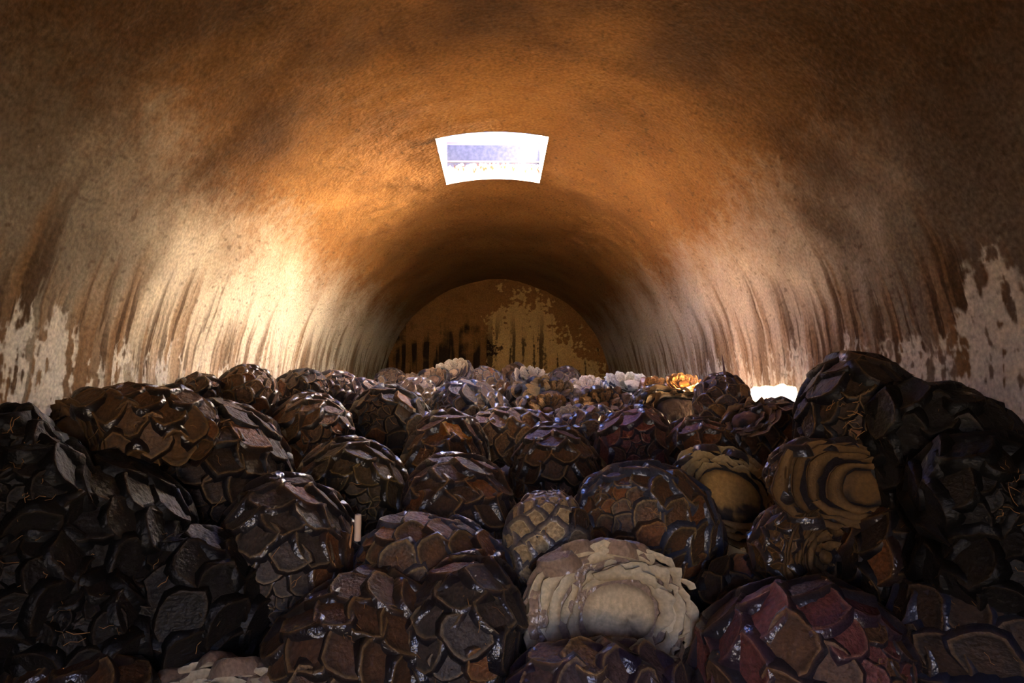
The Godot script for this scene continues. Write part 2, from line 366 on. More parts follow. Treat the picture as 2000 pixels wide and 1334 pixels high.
# The plaster's own colours: ochre above, limy cream below, syrup runs, salt bloom; shade painted in near the mouth.
func vault_colours() -> ImageTexture:
	var w := 1536
	var h := 1024
	var big := to_bytes(noise(0.006, 5, 11), w, h)
	var fine := to_bytes(noise(0.06, 4, 12), w, h)
	var runs := to_bytes(noise(0.075, 4, 13), w, 64, w, h)
	var runs2 := to_bytes(noise(0.035, 4, 14), w, 40, w, h)
	var runs3 := to_bytes(noise(0.022, 3, 17), w, 30, w, h)
	var pits := to_bytes(noise(0.11, 2, 15), w / 2, h, w, h)
	var tops := to_bytes(noise(0.02, 4, 16), w, 1)
	var ochre := lin(Color8(166, 116, 62))
	var ochre2 := lin(Color8(144, 98, 52))
	var cream := lin(Color8(244, 232, 208))
	var grey := lin(Color8(228, 212, 196))
	var brown := lin(Color8(84, 60, 40))
	var front_shade := lin(Color8(74, 53, 36))
	var tea := lin(Color8(158, 116, 72))
	var salt := lin(Color8(246, 240, 228))
	var data := PackedByteArray()
	data.resize(w * h * 3)
	for y in h:
		var arc := (y + 0.5) / h * 7.283 - 0.5
		var left := arc < PI
		var s := arc if left else TAU - arc
		var low := cream if left else grey
		for x in w:
			var i := y * w + x
			var z := -13.45 + 11.45 * (x + 0.5) / w
			var b := big[i] / 255.0
			var f := fine[i] / 255.0
			var up := smoothstep(0.55, 1.55, s + 0.4 * (b - 0.5) + 0.3 * (f - 0.5))
			var c := low.lerp(ochre.lerp(ochre2, smoothstep(0.25, 0.75, 0.6 * b + 0.4 * f)), up)
			# shade painted into the plaster, deepening towards the mouth of the oven
			c = c.lerp(front_shade, 0.78 * smoothstep(-5.2, -3.0, z + 1.8 * (b - 0.5)))
			# runs down the wall
			var t: float = tops[x if left else w - 1 - x] / 255.0
			var top := 0.28 + 0.62 * t
			var below := 1.0 - smoothstep(top - 0.25, top + 0.25, s)
			if below > 0.0:
				var r := runs[i] / 255.0
				var r2 := runs2[i] / 255.0
				c = c.lerp(tea, below * 0.62 * smoothstep(0.42, 0.62, r2))
				c = c.lerp(tea.lerp(brown, 0.5), below * 0.75 * smoothstep(0.46, 0.66, runs3[i] / 255.0 + 0.10 * (f - 0.5)))
				var near := smoothstep(-7.5, -3.2, z)
				c = c.lerp(brown, below * (0.42 + 0.48 * near) * smoothstep(0.52 - 0.07 * near, 0.66 - 0.08 * near, r + 0.16 * (f - 0.5)))
				# salt
				var reach := 0.12 + 0.30 * t
				var patch_ := 0.0
				if left:
					patch_ = 1.0 - smoothstep(0.05, 0.22, absf(z + 3.5))
					reach += 0.18 * patch_
				else:
					patch_ = 1.0 - smoothstep(0.10, 0.30, absf(z + 2.98))
					reach += 0.26 * patch_
				var bloom := (1.0 - smoothstep(reach - 0.04, reach + 0.04, s + 0.25 * (f - 0.5) + 0.2 * (r - 0.5))) * smoothstep(0.46 - 0.12 * patch_, 0.52 - 0.12 * patch_, b * 0.25 + r * 0.40 + f * 0.35)
				c = c.lerp(salt, 0.85 * bloom)
			# soot smeared from a corner of the roof opening
			var smear := (1.0 - smoothstep(0.0, 0.30, 2.66 - arc)) * (1.0 if arc < 2.68 else 0.0) * (1.0 - smoothstep(0.03, 0.10, absf(z + 5.78 - 0.2 * (2.66 - arc))))
			c = c.lerp(brown * 0.5, 0.8 * smear * f * 1.4)
			# pits and trowel dashes
			var p := pits[i] / 255.0
			c = c.lerp(brown, 0.45 * smoothstep(0.74, 0.84, p) * (0.4 + b))
			var k := 0.86 + 0.28 * f
			var o := i * 3
			var cs := Color(minf(c.r * k, 1), minf(c.g * k, 1), minf(c.b * k, 1)).linear_to_srgb()
			data[o] = int(cs.r * 255)
			data[o + 1] = int(cs.g * 255)
			data[o + 2] = int(cs.b * 255)
	return ImageTexture.create_from_image(Image.create_from_data(w, h, false, Image.FORMAT_RGB8, data))


# The end wall: smoke-brown plaster, black runs, and a pale patch where the coat has come off.
func back_colours() -> ImageTexture:
	var w := 1024
	var h := 768
	var big := to_bytes(noise(0.009, 5, 31), w, h)
	var fine := to_bytes(noise(0.04, 4, 32), w, h)
	var runs := to_bytes(noise(0.022, 4, 33), w, 48, w, h)
	var plaster := lin(Color8(166, 118, 66))
	var soot := lin(Color8(52, 36, 24))
	var bare := lin(Color8(226, 184, 120))
	var data := PackedByteArray()
	data.resize(w * h * 3)
	for y in h:
		var wy := 2.4 - 2.7 * (y + 0.5) / h          # height over the vault's axis
		for x in w:
			var i := y * w + x
			var wx := -2.2 + 4.4 * (x + 0.5) / w
			var b := big[i] / 255.0
			var f := fine[i] / 255.0
			var r := runs[i] / 255.0
			var c := plaster.lerp(soot, 0.25 * b)
			var sooty := (1.0 - smoothstep(0.55, 1.35, wy + 0.9 * (b - 0.5))) * (1.0 - smoothstep(0.0, 1.2, wx))
			c = c.lerp(soot, clampf(sooty * (0.35 + 0.9 * smoothstep(0.35, 0.65, r)), 0, 1))
			# pale patch: from x -0.1 to 1.95, its top falling to the right
			var top := 1.85 - 1.0 * maxf(0.0, wx - 0.45) - 1.6 * maxf(0.0, 0.30 - wx)
			var e := minf((top - wy) * 1.2, (wx + 0.10) * 3.0)
			var inside := smoothstep(-0.08, 0.10, e + 1.1 * (b - 0.5) + 0.9 * (f - 0.5) + 0.8 * (r - 0.5))
			c = c.lerp(bare, 0.9 * inside)
			c = c.lerp(soot, 0.85 * inside * smoothstep(0.56, 0.70, r + 0.25 * (f - 0.5)) * (1.0 - smoothstep(0.8, 1.6, wy)))
			var k := 0.85 + 0.3 * f
			var cs := Color(minf(c.r * k, 1), minf(c.g * k, 1), minf(c.b * k, 1)).linear_to_srgb()
			var o := i * 3
			data[o] = int(cs.r * 255)
			data[o + 1] = int(cs.g * 255)
			data[o + 2] = int(cs.b * 255)
	return ImageTexture.create_from_image(Image.create_from_data(w, h, false, Image.FORMAT_RGB8, data))


func plaster_material(over: Texture2D) -> StandardMaterial3D:
	var m := StandardMaterial3D.new()
	m.albedo_texture = grain(0.035, 0.74, 1.0, 41, 1024)
	m.heightmap_enabled = true
	m.heightmap_texture = grain(0.02, 0.0, 1.0, 42, 1024)
	m.heightmap_scale = 0.45
	m.uv1_scale = Vector3(0.9, 0.9, 0.9)
	m.detail_enabled = true
	m.detail_albedo = over
	m.detail_blend_mode = BaseMaterial3D.BLEND_MODE_MUL
	m.detail_uv_layer = BaseMaterial3D.DETAIL_UV_2
	m.roughness = 0.93
	m.metallic_specular = 0.3
	return m


func slab(st: SurfaceTool, lo: Vector3, hi: Vector3) -> void:
	var c: Array[Vector3] = []
	for k in 8:
		c.append(Vector3(hi.x if k & 1 else lo.x, hi.y if k & 2 else lo.y, hi.z if k & 4 else lo.z))
	for f in [[0, 1, 3, 2], [5, 4, 6, 7], [4, 0, 2, 6], [1, 5, 7, 3], [2, 3, 7, 6], [4, 5, 1, 0]]:
		for k in [0, 1, 2, 0, 2, 3]:
			st.set_smooth_group(-1)
			var v: Vector3 = c[f[k]]
			st.set_uv(Vector2(v.x + v.z, v.y))
			st.add_vertex(v)


func build_oven() -> void:
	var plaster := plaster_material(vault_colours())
	var full := 2.0 * SPRING + PI * R
	var cut := SPRING + 0.45
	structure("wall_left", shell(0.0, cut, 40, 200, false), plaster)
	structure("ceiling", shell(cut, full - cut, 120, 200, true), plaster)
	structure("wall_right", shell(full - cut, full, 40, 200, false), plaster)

	# end wall: a gently uneven face with a solid block behind it
	var st := SurfaceTool.new()
	st.begin(Mesh.PRIMITIVE_TRIANGLES)
	var nx := 60
	var ny := 60
	for j in ny + 1:
		for i in nx + 1:
			var x := -2.2 + 4.4 * i / nx
			var y := 4.5 * j / ny
			var p := Vector3(x, y, Z_BACK)
			p.z += 0.05 + 1.5 * relief(p)
			st.set_uv(Vector2(x, y))
			st.set_uv2(Vector2((x + 2.2) / 4.4, clampf((2.4 - (y - SPRING)) / 2.7, 0.002, 0.998)))
			st.set_smooth_group(0)
			st.add_vertex(p)
	for j in ny:
		for i in nx:
			var a := j * (nx + 1) + i
			for k in [a, a + nx + 1, a + 1, a + 1, a + nx + 1, a + nx + 2]:
				st.add_index(k)
	st.generate_normals()
	var mesh_ := st.commit()
	st = SurfaceTool.new()
	st.begin(Mesh.PRIMITIVE_TRIANGLES)
	slab(st, Vector3(-2.3, 0, Z_BACK - THICK), Vector3(2.3, 4.5, Z_BACK - 0.08))
	st.generate_normals()
	st.commit(mesh_)
	structure("wall_back", mesh_, plaster_material(back_colours()))

	# entrance wall behind the camera, with the doorway the light comes in by; unseen, its depth shaped to narrow that light
	var plain := StandardMaterial3D.new()
	plain.albedo_color = Color8(120, 92, 64)
	plain.roughness = 0.95
	st = SurfaceTool.new()
	st.begin(Mesh.PRIMITIVE_TRIANGLES)
	var zf := Z_FRONT
	slab(st, Vector3(-2.4, 0, zf), Vector3(-0.55, 4.6, zf + 1.6))
	slab(st, Vector3(0.55, 0, zf), Vector3(2.4, 4.6, zf + 1.6))
	slab(st, Vector3(-0.55, 0, zf), Vector3(0.55, 0.7, zf + 1.6))
	slab(st, Vector3(-0.55, 2.9, zf), Vector3(0.55, 4.6, zf + 1.6))
	st.generate_normals()
	structure("wall_front", st.commit(), plain)
	st = SurfaceTool.new()
	st.begin(Mesh.PRIMITIVE_TRIANGLES)
	slab(st, Vector3(-2.4, -0.3, Z_BACK - THICK), Vector3(2.4, 0.0, zf + 1.6))
	st.generate_normals()
	structure("floor", st.commit(), plain)

	# the roof opening: limewashed lining with an iron edge and rust runs on the far side
	var win := Node3D.new()
	win.name = "window_1"
	win.set_meta("kind", "structure")
	win.position = Vector3((HOLE_X0 + HOLE_X1) / 2, SPRING + R, (HOLE_Z0 + HOLE_Z1) / 2)
	add_child(win)
	var lime := StandardMaterial3D.new()
	lime.roughness = 0.9
	lime.albedo_color = Color8(232, 226, 218)
	var rust := StandardMaterial3D.new()
	rust.roughness = 1.0
	rust.metallic_specular = 0.1
	rust.albedo_texture = rust_runs()
	rust.uv1_scale = Vector3(1, 1, 1)
	var iron := StandardMaterial3D.new()
	iron.roughness = 0.7
	iron.metallic = 0.3
	iron.albedo_color = Color8(70, 62, 66)
	var hx := (HOLE_X1 - HOLE_X0) / 2
	var hz := (HOLE_Z1 - HOLE_Z0) / 2
	for d in [-1, 1]:
		part("jamb", jamb(hx, hz, d, false), win, rust if d < 0 else lime)
		part("jamb", jamb(hx, hz, d, true), win, lime)
	st = SurfaceTool.new()
	st.begin(Mesh.PRIMITIVE_TRIANGLES)
	slab(st, Vector3(-hx, 0.150, -hz), Vector3(hx, 0.168, -hz + 0.014))
	st.generate_normals()
	part("iron_ledge", st.commit(), win, iron)
	st = SurfaceTool.new()
	st.begin(Mesh.PRIMITIVE_TRIANGLES)
	slab(st, Vector3(-hx - 0.12, THICK, -hz - 0.12), Vector3(hx + 0.12, THICK + 0.03, -hz))
	slab(st, Vector3(-hx - 0.12, THICK, hz), Vector3(hx + 0.12, THICK + 0.03, hz + 0.12))
	slab(st, Vector3(-hx - 0.12, THICK - 0.05, -hz), Vector3(-hx, THICK + 0.03, hz))
	slab(st, Vector3(hx, THICK - 0.05, -hz), Vector3(hx + 0.12, THICK + 0.03, hz))
	st.generate_normals()
	part("iron_curb", st.commit(), win, iron)


# One side of the opening, from the vault's face up to the roof, a little uneven.
func jamb(hx: float, hz: float, d: int, along: bool) -> ArrayMesh:
	var st := SurfaceTool.new()
	st.begin(Mesh.PRIMITIVE_TRIANGLES)
	var cx := (HOLE_X0 + HOLE_X1) / 2
	var n := 16
	var m := 6
	for i in n + 1:
		for j in m + 1:
			var u := -1.0 + 2.0 * i / n
			var x := d * hx if along else u * hx
			var z := u * hz if along else d * hz
			var y0 := sqrt(R * R - (cx + x) * (cx + x)) - R
			var p := Vector3(x, lerpf(y0 - 0.002, THICK, float(j) / m), z)
			var bump := 0.006 * lump_fine.get_noise_3dv(p * 2.0) * sin(PI * j / m)
			p += (Vector3(-d, 0, 0) if along else Vector3(0, 0, -d)) * (0.004 + bump)
			st.set_smooth_group(0)
			st.set_uv(Vector2(float(i) / n, 1.0 - float(j) / m))
			st.add_vertex(p)
	for i in n:
		for j in m:
			var a := i * (m + 1) + j
			var q := [a, a + 1, a + m + 1, a + 1, a + m + 2, a + m + 1]
			if (d > 0) != along:
				q.reverse()
			for k in q:
				st.add_index(k)
	st.generate_normals()
	return st.commit()


func rust_runs() -> ImageTexture:
	var w := 256
	var h := 96
	var runs := to_bytes(noise(0.05, 4, 51), w, 12, w, h)
	var fine := to_bytes(noise(0.07, 3, 52), w, h)
	var im := Image.create(w, h, false, Image.FORMAT_RGB8)
	for y in h:
		for x in w:
			var v := float(y) / h
			var r := runs[y * w + x] / 255.0
			var f := fine[y * w + x] / 255.0
			var c := Color8(40 + int(14 * f), 43 + int(14 * f), 58 + int(14 * f)) if v < 0.55 + 0.1 * (f - 0.5) + 0.12 * (f - 0.5) else Color8(236, 230, 222)
			var line := 1.0 - smoothstep(0.0, 0.16, absf(v - 0.60 - 0.35 * (r - 0.5)))
			c = c.lerp(Color8(62, 26, 8), 0.9 * line * smoothstep(0.42, 0.6, r))
			im.set_pixel(x, y, c)
	return ImageTexture.create_from_image(im)


# ------------------------------------------------------------------ agave hearts
# The cut stub of one leaf: x across, y towards the crown, z outwards; about 1.9 wide.
func scale_mesh(tone: String, variant: int, fine: bool) -> ArrayMesh:
	var key := "%s %d %s" % [tone, variant, fine]
	if scale_meshes.has(key):
		return scale_meshes[key]
	var rng := RandomNumberGenerator.new()
	rng.seed = 100 + variant * 7
	var n := 14 if fine else 8
	var t: Array = TONES[tone]
	var shade := 0.86 + 0.28 * rng.randf()
	var rim := lin(t[0]) * shade
	var edge := lin(t[1]) * shade
	var mid := lin(t[2]) * shade
	var skin := lin(t[3]) * (0.8 + 0.4 * rng.randf())
	var out_: Array[Vector2] = []
	var power := 1.25 + 0.35 * rng.randf()
	for i in n:
		var a := TAU * (i + 0.5) / n if n == 8 else TAU * i / n
		var c := cos(a)
		var s := sin(a)
		var r := pow(pow(absf(c), power) + pow(absf(s), power), -1.0 / power) * (1.0 + 0.07 * rng.randf_range(-1, 1))
		out_.append(Vector2(r * c * 0.95, r * s * (0.86 if s > 0 else 0.74)))
	var lean := 0.06 + 0.14 * rng.randf()
	var roll := rng.randf_range(-0.12, 0.12)
	var hgt := func(q: Vector2, z: float) -> Vector3: return Vector3(q.x, q.y, z + lean * q.y + roll * q.x)
	var share := 0.76 if tone in ["tan2", "tan3"] else 1.0     # how much of the stub the pale cut takes up
	var mesh_ := ArrayMesh.new()
	# skin
	var rings := [[1.12, -0.36, skin], [1.04, -0.02, skin], [0.94, 0.15, skin * 1.15], [0.86, 0.215, skin.lerp(rim, 0.4)]] if fine else [[1.12, -0.36, skin], [1.0, 0.08, skin], [0.86, 0.22, skin.lerp(rim, 0.4)]]
	var st := SurfaceTool.new()
	st.begin(Mesh.PRIMITIVE_TRIANGLES)
	st.set_smooth_group(0)
	for r in rings:
		for i in n:
			st.set_color(r[2])
			st.add_vertex(hgt.call(out_[i] * r[0] * (share if r[1] > 0.2 else 1.0), r[1] + (0.03 * rng.randf_range(-1, 1) if r[1] > 0.0 else 0.0)))
	band(st, rings.size(), n, 0)
	st.generate_normals()
	st.set_material(dull_mat if tone in ["black", "dark"] else skin_mat)
	st.commit(mesh_)
	# cut face
	st = SurfaceTool.new()
	st.begin(Mesh.PRIMITIVE_TRIANGLES)
	st.set_smooth_group(0)
	var faces := [[0.87, 0.212, rim * 1.25], [0.815, 0.226, rim], [0.72, 0.195, edge], [0.36, 0.215, mid]] if fine else [[0.87, 0.215, rim], [0.66, 0.21, edge]]
	for r in faces:
		for i in n:
			st.set_color(r[2] * (0.85 + 0.3 * rng.randf()))
			st.add_vertex(hgt.call(out_[i] * r[0] * share, r[1] + 0.02 * rng.randf_range(-1, 1)))
	st.set_color(mid)
	st.add_vertex(hgt.call(Vector2(0.05, 0.0), 0.225))
	band(st, faces.size(), n, 0)
	var last := (faces.size() - 1) * n
	for i in n:
		for k in [last + i, last + n - i + i, last + (i + 1) % n]:
			st.add_index(k)
	st.generate_normals()
	st.set_material(face_mat)
	st.commit(mesh_)
	scale_meshes[key] = mesh_
	return mesh_


func band(st: SurfaceTool, rings: int, n: int, first: int) -> void:
	for r in rings - 1:
		for i in n:
			var a := first + r * n + i
			var b := first + r * n + (i + 1) % n
			for k in [a, a + n, b, b, a + n, b + n]:
				st.add_index(k)


# One leaf layer laid open by a cut: a thin curled sheet, x across, y away from the core, z up from the cut.
func petal_mesh(tone: String, variant: int) -> ArrayMesh:
	var key := "%s %d" % [tone, variant]
	if petal_meshes.has(key):
		return petal_meshes[key]
	var rng := RandomNumberGenerator.new()
	rng.seed = 500 + variant * 13
	var t: Array = TONES[tone]
	var shade := 0.8 + 0.35 * rng.randf()
	var pale := lin(t[0]) * shade
	var deep := lin(t[1]) * shade
	var nx := 8
	var ny := 3
	var wave := rng.randf_range(1.5, 3.0)
	var ph := rng.randf() * TAU
	var st := SurfaceTool.new()
	st.begin(Mesh.PRIMITIVE_TRIANGLES)
	var edge: Array[float] = []
	for i in nx + 1:
		edge.append(1.0 - 0.12 * rng.randf())
	for side in 2:
		for j in ny + 1:
			for i in nx + 1:
				var u := -1.0 + 2.0 * i / nx
				var v := float(j) / ny
				var wide := 0.85 + 0.15 * v - 0.25 * v * v
				var z := 0.30 * (1.0 - u * u) * v + 0.10 * v * sin(u * wave * 2.0 + ph) + 0.25 * v * v
				var p := Vector3(u * wide, v * edge[i] * (1.0 - 0.30 * u * u), z - (0.05 * (1.0 - 0.6 * v) if side else 0.0))
				st.set_smooth_group(side)
				st.set_color((deep.lerp(pale, v) if v < 0.9 else pale * 1.05) * (0.9 + 0.2 * rng.randf()))
				st.add_vertex(p)
	var w := nx + 1
	var half := w * (ny + 1)
	for j in ny:
		for i in nx:
			var a := j * w + i
			for k in [a, a + w, a + 1, a + 1, a + w, a + w + 1]:
				st.add_index(k)
			for k in [a, a + 1, a + w, a + 1, a + w + 1, a + w]:
				st.add_index(half + k)
	for i in nx:
		var a := ny * w + i
		for k in [a, half + a, a + 1, a + 1, half + a, half + a + 1]:
			st.add_index(k)
	for j in ny:
		for i in [0, nx]:
			var a: int = j * w + i
			for k in [a, a + w, half + a, a + w, half + a + w, half + a]:
				st.add_index(k)
	st.generate_normals()
	st.set_material(face_mat)
	petal_meshes[key] = st.commit()
	return petal_meshes[key]


func agave_heart(d: Array, number: int) -> void:
	var rng := RandomNumberGenerator.new()
	rng.seed = 1000 + number
	var at := Vector3(d[0], d[1], d[2])
	var a: float = d[3]
	var b: float = d[4]
	var pole := Vector3(d[5][0], d[5][1], d[5][2]).normalized()
	var tone: String = d[6]
	var size: float = d[7]
	var far := -at.z > 6.5
	var side := pole.cross(Vector3.UP if absf(pole.y) < 0.9 else Vector3.RIGHT).normalized()
	var other := side.cross(pole)
	var clip := Vector3.ZERO
	var clip_at := 99.0
	if d[8] != null:
		clip = Vector3(d[8][0], d[8][1], d[8][2]).normalized()
		clip_at = d[8][3] * b
	var root := Node3D.new()
	root.name = "agave_heart" if number == 0 else "agave_heart_%03d" % number
	root.position = at
	tag(root, d[10], "agave heart", "roasted agave hearts heaped in the oven")
	add_child(root)
	var p1 := rng.randf() * TAU
	var p2 := rng.randf() * TAU
	var spot := func(phi: float, th: float) -> Vector3:
		var r: float = b * pow(sin(phi), 0.82) * (1.0 + 0.05 * sin(2.0 * th + p1) + 0.03 * sin(3.0 * th + p2 + phi))
		return pole * (a * cos(phi)) + (side * cos(th) + other * sin(th)) * r
	# the stem under the leaf stubs
	var st := SurfaceTool.new()
	st.begin(Mesh.PRIMITIVE_TRIANGLES)
	st.set_smooth_group(0)
	var skin := lin(TONES[tone][3]) * 0.8
	var nt := 20
	var np := 13
	for j in np:
		for i in nt:
			var p: Vector3 = spot.call(clampf(PI * j / (np - 1), 0.02, PI - 0.02), TAU * i / nt) * 0.93
			var over := p.dot(clip) - clip_at
			if over > 0.0:
				p -= clip * over
			st.set_color(skin)
			st.add_vertex(p)
	for j in np - 1:
		for i in nt:
			var q := j * nt + i
			var r := j * nt + (i + 1) % nt
			for k in [q, q + nt, r, r, q + nt, r + nt]:
				st.add_index(k)
	st.generate_normals()
	st.set_material(dull_mat if tone in ["black", "dark"] else skin_mat)
	part("body", st.commit(), root)
	# leaf stubs in the spiral that the plant grows them in
	var cells: Array[float] = [0.0]
	var steps_ := 48
	var phis := 2.85
	for i in steps_:
		var f := phis * (i + 0.5) / steps_
		var p: Vector3 = spot.call(f, 1.0)
		var q: Vector3 = spot.call(f + 0.02, 1.0)
		var ring := TAU * b * pow(sin(f), 0.82)
		var local := size * leaf_share(f)
		cells.append(cells[-1] + ring * (q - p).length() / 0.02 * (phis / steps_) / (local * local))
	var total := int(cells[-1])
	var n_made := 0
	var twist := rng.randf() * TAU
	var i_cell := 0
	for k in total:
		var want := k + 0.5
		while i_cell < steps_ - 1 and cells[i_cell + 1] < want:
			i_cell += 1
		var f := phis * (i_cell + (want - cells[i_cell]) / maxf(cells[i_cell + 1] - cells[i_cell], 1e-6)) / steps_
		var th := twist + k * 2.399963
		var p: Vector3 = spot.call(f, th)
		var toward: Vector3 = ((spot.call(maxf(f - 0.05, 0.005), th) as Vector3) - p).normalized()
		var across: Vector3 = (spot.call(f, th + 0.05) as Vector3) - (spot.call(f, th - 0.05) as Vector3)
		if across.length() < 1e-5:
			continue
		var n := toward.cross(across.normalized()).normalized()
		if n.dot(p) < 0.0:
			n = -n
		var s := size * leaf_share(f)
		var jitter := rng.randf_range(-0.12, 0.12)
		var grow := rng.randf_range(0.92, 1.06)
		var tip := rng.randf_range(-0.09, 0.09)
		var pick := rng.randf()
		var variant := rng.randi() % 6
		if p.dot(clip) > clip_at - 0.15 * s:
			continue
		var world := at + p
		if n.dot((EYE - world).normalized()) < -0.5 or n.y < -0.86:
			continue
		var x := toward.cross(n).normalized().rotated(n, jitter)
		var y := n.cross(x)
		var basis_ := Basis(x * s * grow * 0.98, y * s * grow * 0.97, n * s * 0.95)
		basis_ = Basis(x, tip) * basis_
		var use := tone
		if ACCENT.has(tone) and pick < ACCENT[tone][1]:
			use = ACCENT[tone][0]
		var o := MeshInstance3D.new()
		o.name = "leaf_base" if n_made == 0 else "leaf_base_%03d" % n_made
		o.mesh = scale_mesh(use, variant, not far)
		o.transform = Transform3D(basis_, p * 0.97)
		root.add_child(o)
		n_made += 1
	if clip != Vector3.ZERO:
		cut_face(root, d, rng, clip, clip_at, pole, side, other, spot)
	if String(d[10]).contains("spine"):
		spine(root, b)
	if not far:
		fibres(root, a, b, pole, side, other, spot, rng, clip, clip_at)


func leaf_share(f: float) -> float:
	return 0.50 + 0.50 * smoothstep(0.05, 0.95, f)


# The plane a heart was split along: a pale pulpy core, and the leaf layers round it laid open.
func cut_face(root: Node3D, d: Array, rng: RandomNumberGenerator, clip: Vector3, clip_at: float, pole: Vector3, _side: Vector3, _other: Vector3, spot: Callable) -> void:
	var tone: String = d[6]
	var b: float = d[4]
	var core: float = d[9][0]
	var shift: float = d[9][1]
	var u := (pole - clip * pole.dot(clip))
	if u.length() < 0.3:
		u = Vector3.UP - clip * clip.y
	u = u.normalized()
	var v := clip.cross(u)
	# outline of the cut, found from the body's own points
	var middle := clip * clip_at
	var reach: Array[float] = []
	var n := 36
	for i in n:
		reach.append(0.02)
	var points: Array[Vector3] = []
	for j in 26:
		for i in 40:
			var p: Vector3 = spot.call(0.03 + (PI - 0.06) * j / 25.0, TAU * i / 40.0)
			if absf(p.dot(clip) - clip_at) < 0.25 * b:
				points.append(p)
	if points.size() > 8:
		var sum := Vector3.ZERO
		for p in points:
			sum += p
		sum /= points.size()
		middle = sum - clip * (sum.dot(clip) - clip_at) + u * shift * float(d[3])
	for p in points:
		var q := p - middle
		var ang := atan2(q.dot(v), q.dot(u))
		var i := posmod(int(round(ang / TAU * n)), n)
		var l := Vector2(q.dot(u), q.dot(v)).length()
		reach[i] = maxf(reach[i], l)
	for turn in 4:
		for i in n:
			reach[i] = maxf(reach[i], 0.5 * (reach[posmod(i - 1, n)] + reach[(i + 1) % n]) * 0.92)
	# core
	var st := SurfaceTool.new()
	st.begin(Mesh.PRIMITIVE_TRIANGLES)
	st.set_smooth_group(0)
	var pale := lin(TONES[tone][2])
	var dark := lin(TONES[tone][3]) * 0.5
	var rings := 7
	var rough := noise(9.0, 4, 77)
	for r in rings:
		for i in n:
			var f := 1.0 - float(r) / rings
			var ang := TAU * i / n
			var p := middle + (u * cos(ang) + v * sin(ang)) * reach[i] * core * f
			var w := rough.get_noise_3dv(p * 1.3 + root.position)
			var h := 0.05 * b + 0.10 * b * (1.0 - f * f) + 0.04 * b * w
			if r == 0:
				h = -0.02
			st.set_color(pale.lerp(dark, clampf(smoothstep(0.05, 0.45, w - 1.6 * (p.y - middle.y) / b - 0.25) * 0.9 + (0.35 if r < 2 else 0.0), 0, 1)))
			st.add_vertex(p + clip * h)
	st.set_color(pale)
	st.add_vertex(middle + clip * 0.15 * b)
	band(st, rings, n, 0)
	var last := (rings - 1) * n
	for i in n:
		for k in [last + i, rings * n, last + (i + 1) % n]:
			st.add_index(k)
	st.generate_normals()
	st.set_material(pulp_mat)
	part("core", st.commit(), root)
	# layers
	if -root.position.z < 5.4:
		leaf_arcs(root, d, rng, clip, u, v, middle, reach)
		return
	var made := 0
	var bands := 3 if core < 0.5 else 2
	for ring in bands:
		var f0 := lerpf(core * 0.92, 0.86, float(ring) / bands)
		var count := 11 + 4 * ring
		count = 9 + 2 * ring
		for k in count:
			var ang := TAU * (k + 0.5 * (ring % 2) + 0.25 * rng.randf()) / count
			var l: float = reach[posmod(int(round(ang / TAU * n)), n)]
			var out_ := u * cos(ang) + v * sin(ang)
			var tang := clip.cross(out_)
			var lift := rng.randf_range(0.35, 0.75) if ring < bands - 1 else rng.randf_range(0.15, 0.5)
			var y := out_ * cos(lift) + clip * sin(lift)
			var z := tang.cross(y)
			if z.dot(clip) < 0.0:
				z = -z
			var x := y.cross(z)
			var wide := TAU * l * f0 / count * rng.randf_range(0.75, 1.05)
			var long := l * (1.05 - f0) / (1.0 if ring == bands - 1 else 1.5) * rng.randf_range(0.85, 1.1)
			var o := MeshInstance3D.new()
			o.name = "leaf_layer" if made == 0 else "leaf_layer_%03d" % made
			o.mesh = petal_mesh(tone, rng.randi() % 6)
			o.transform = Transform3D(Basis(x * wide, y * maxf(long, 0.03), z * minf(wide, long) * 0.8), middle + out_ * l * f0 - clip * 0.01)
			root.add_child(o)
			made += 1


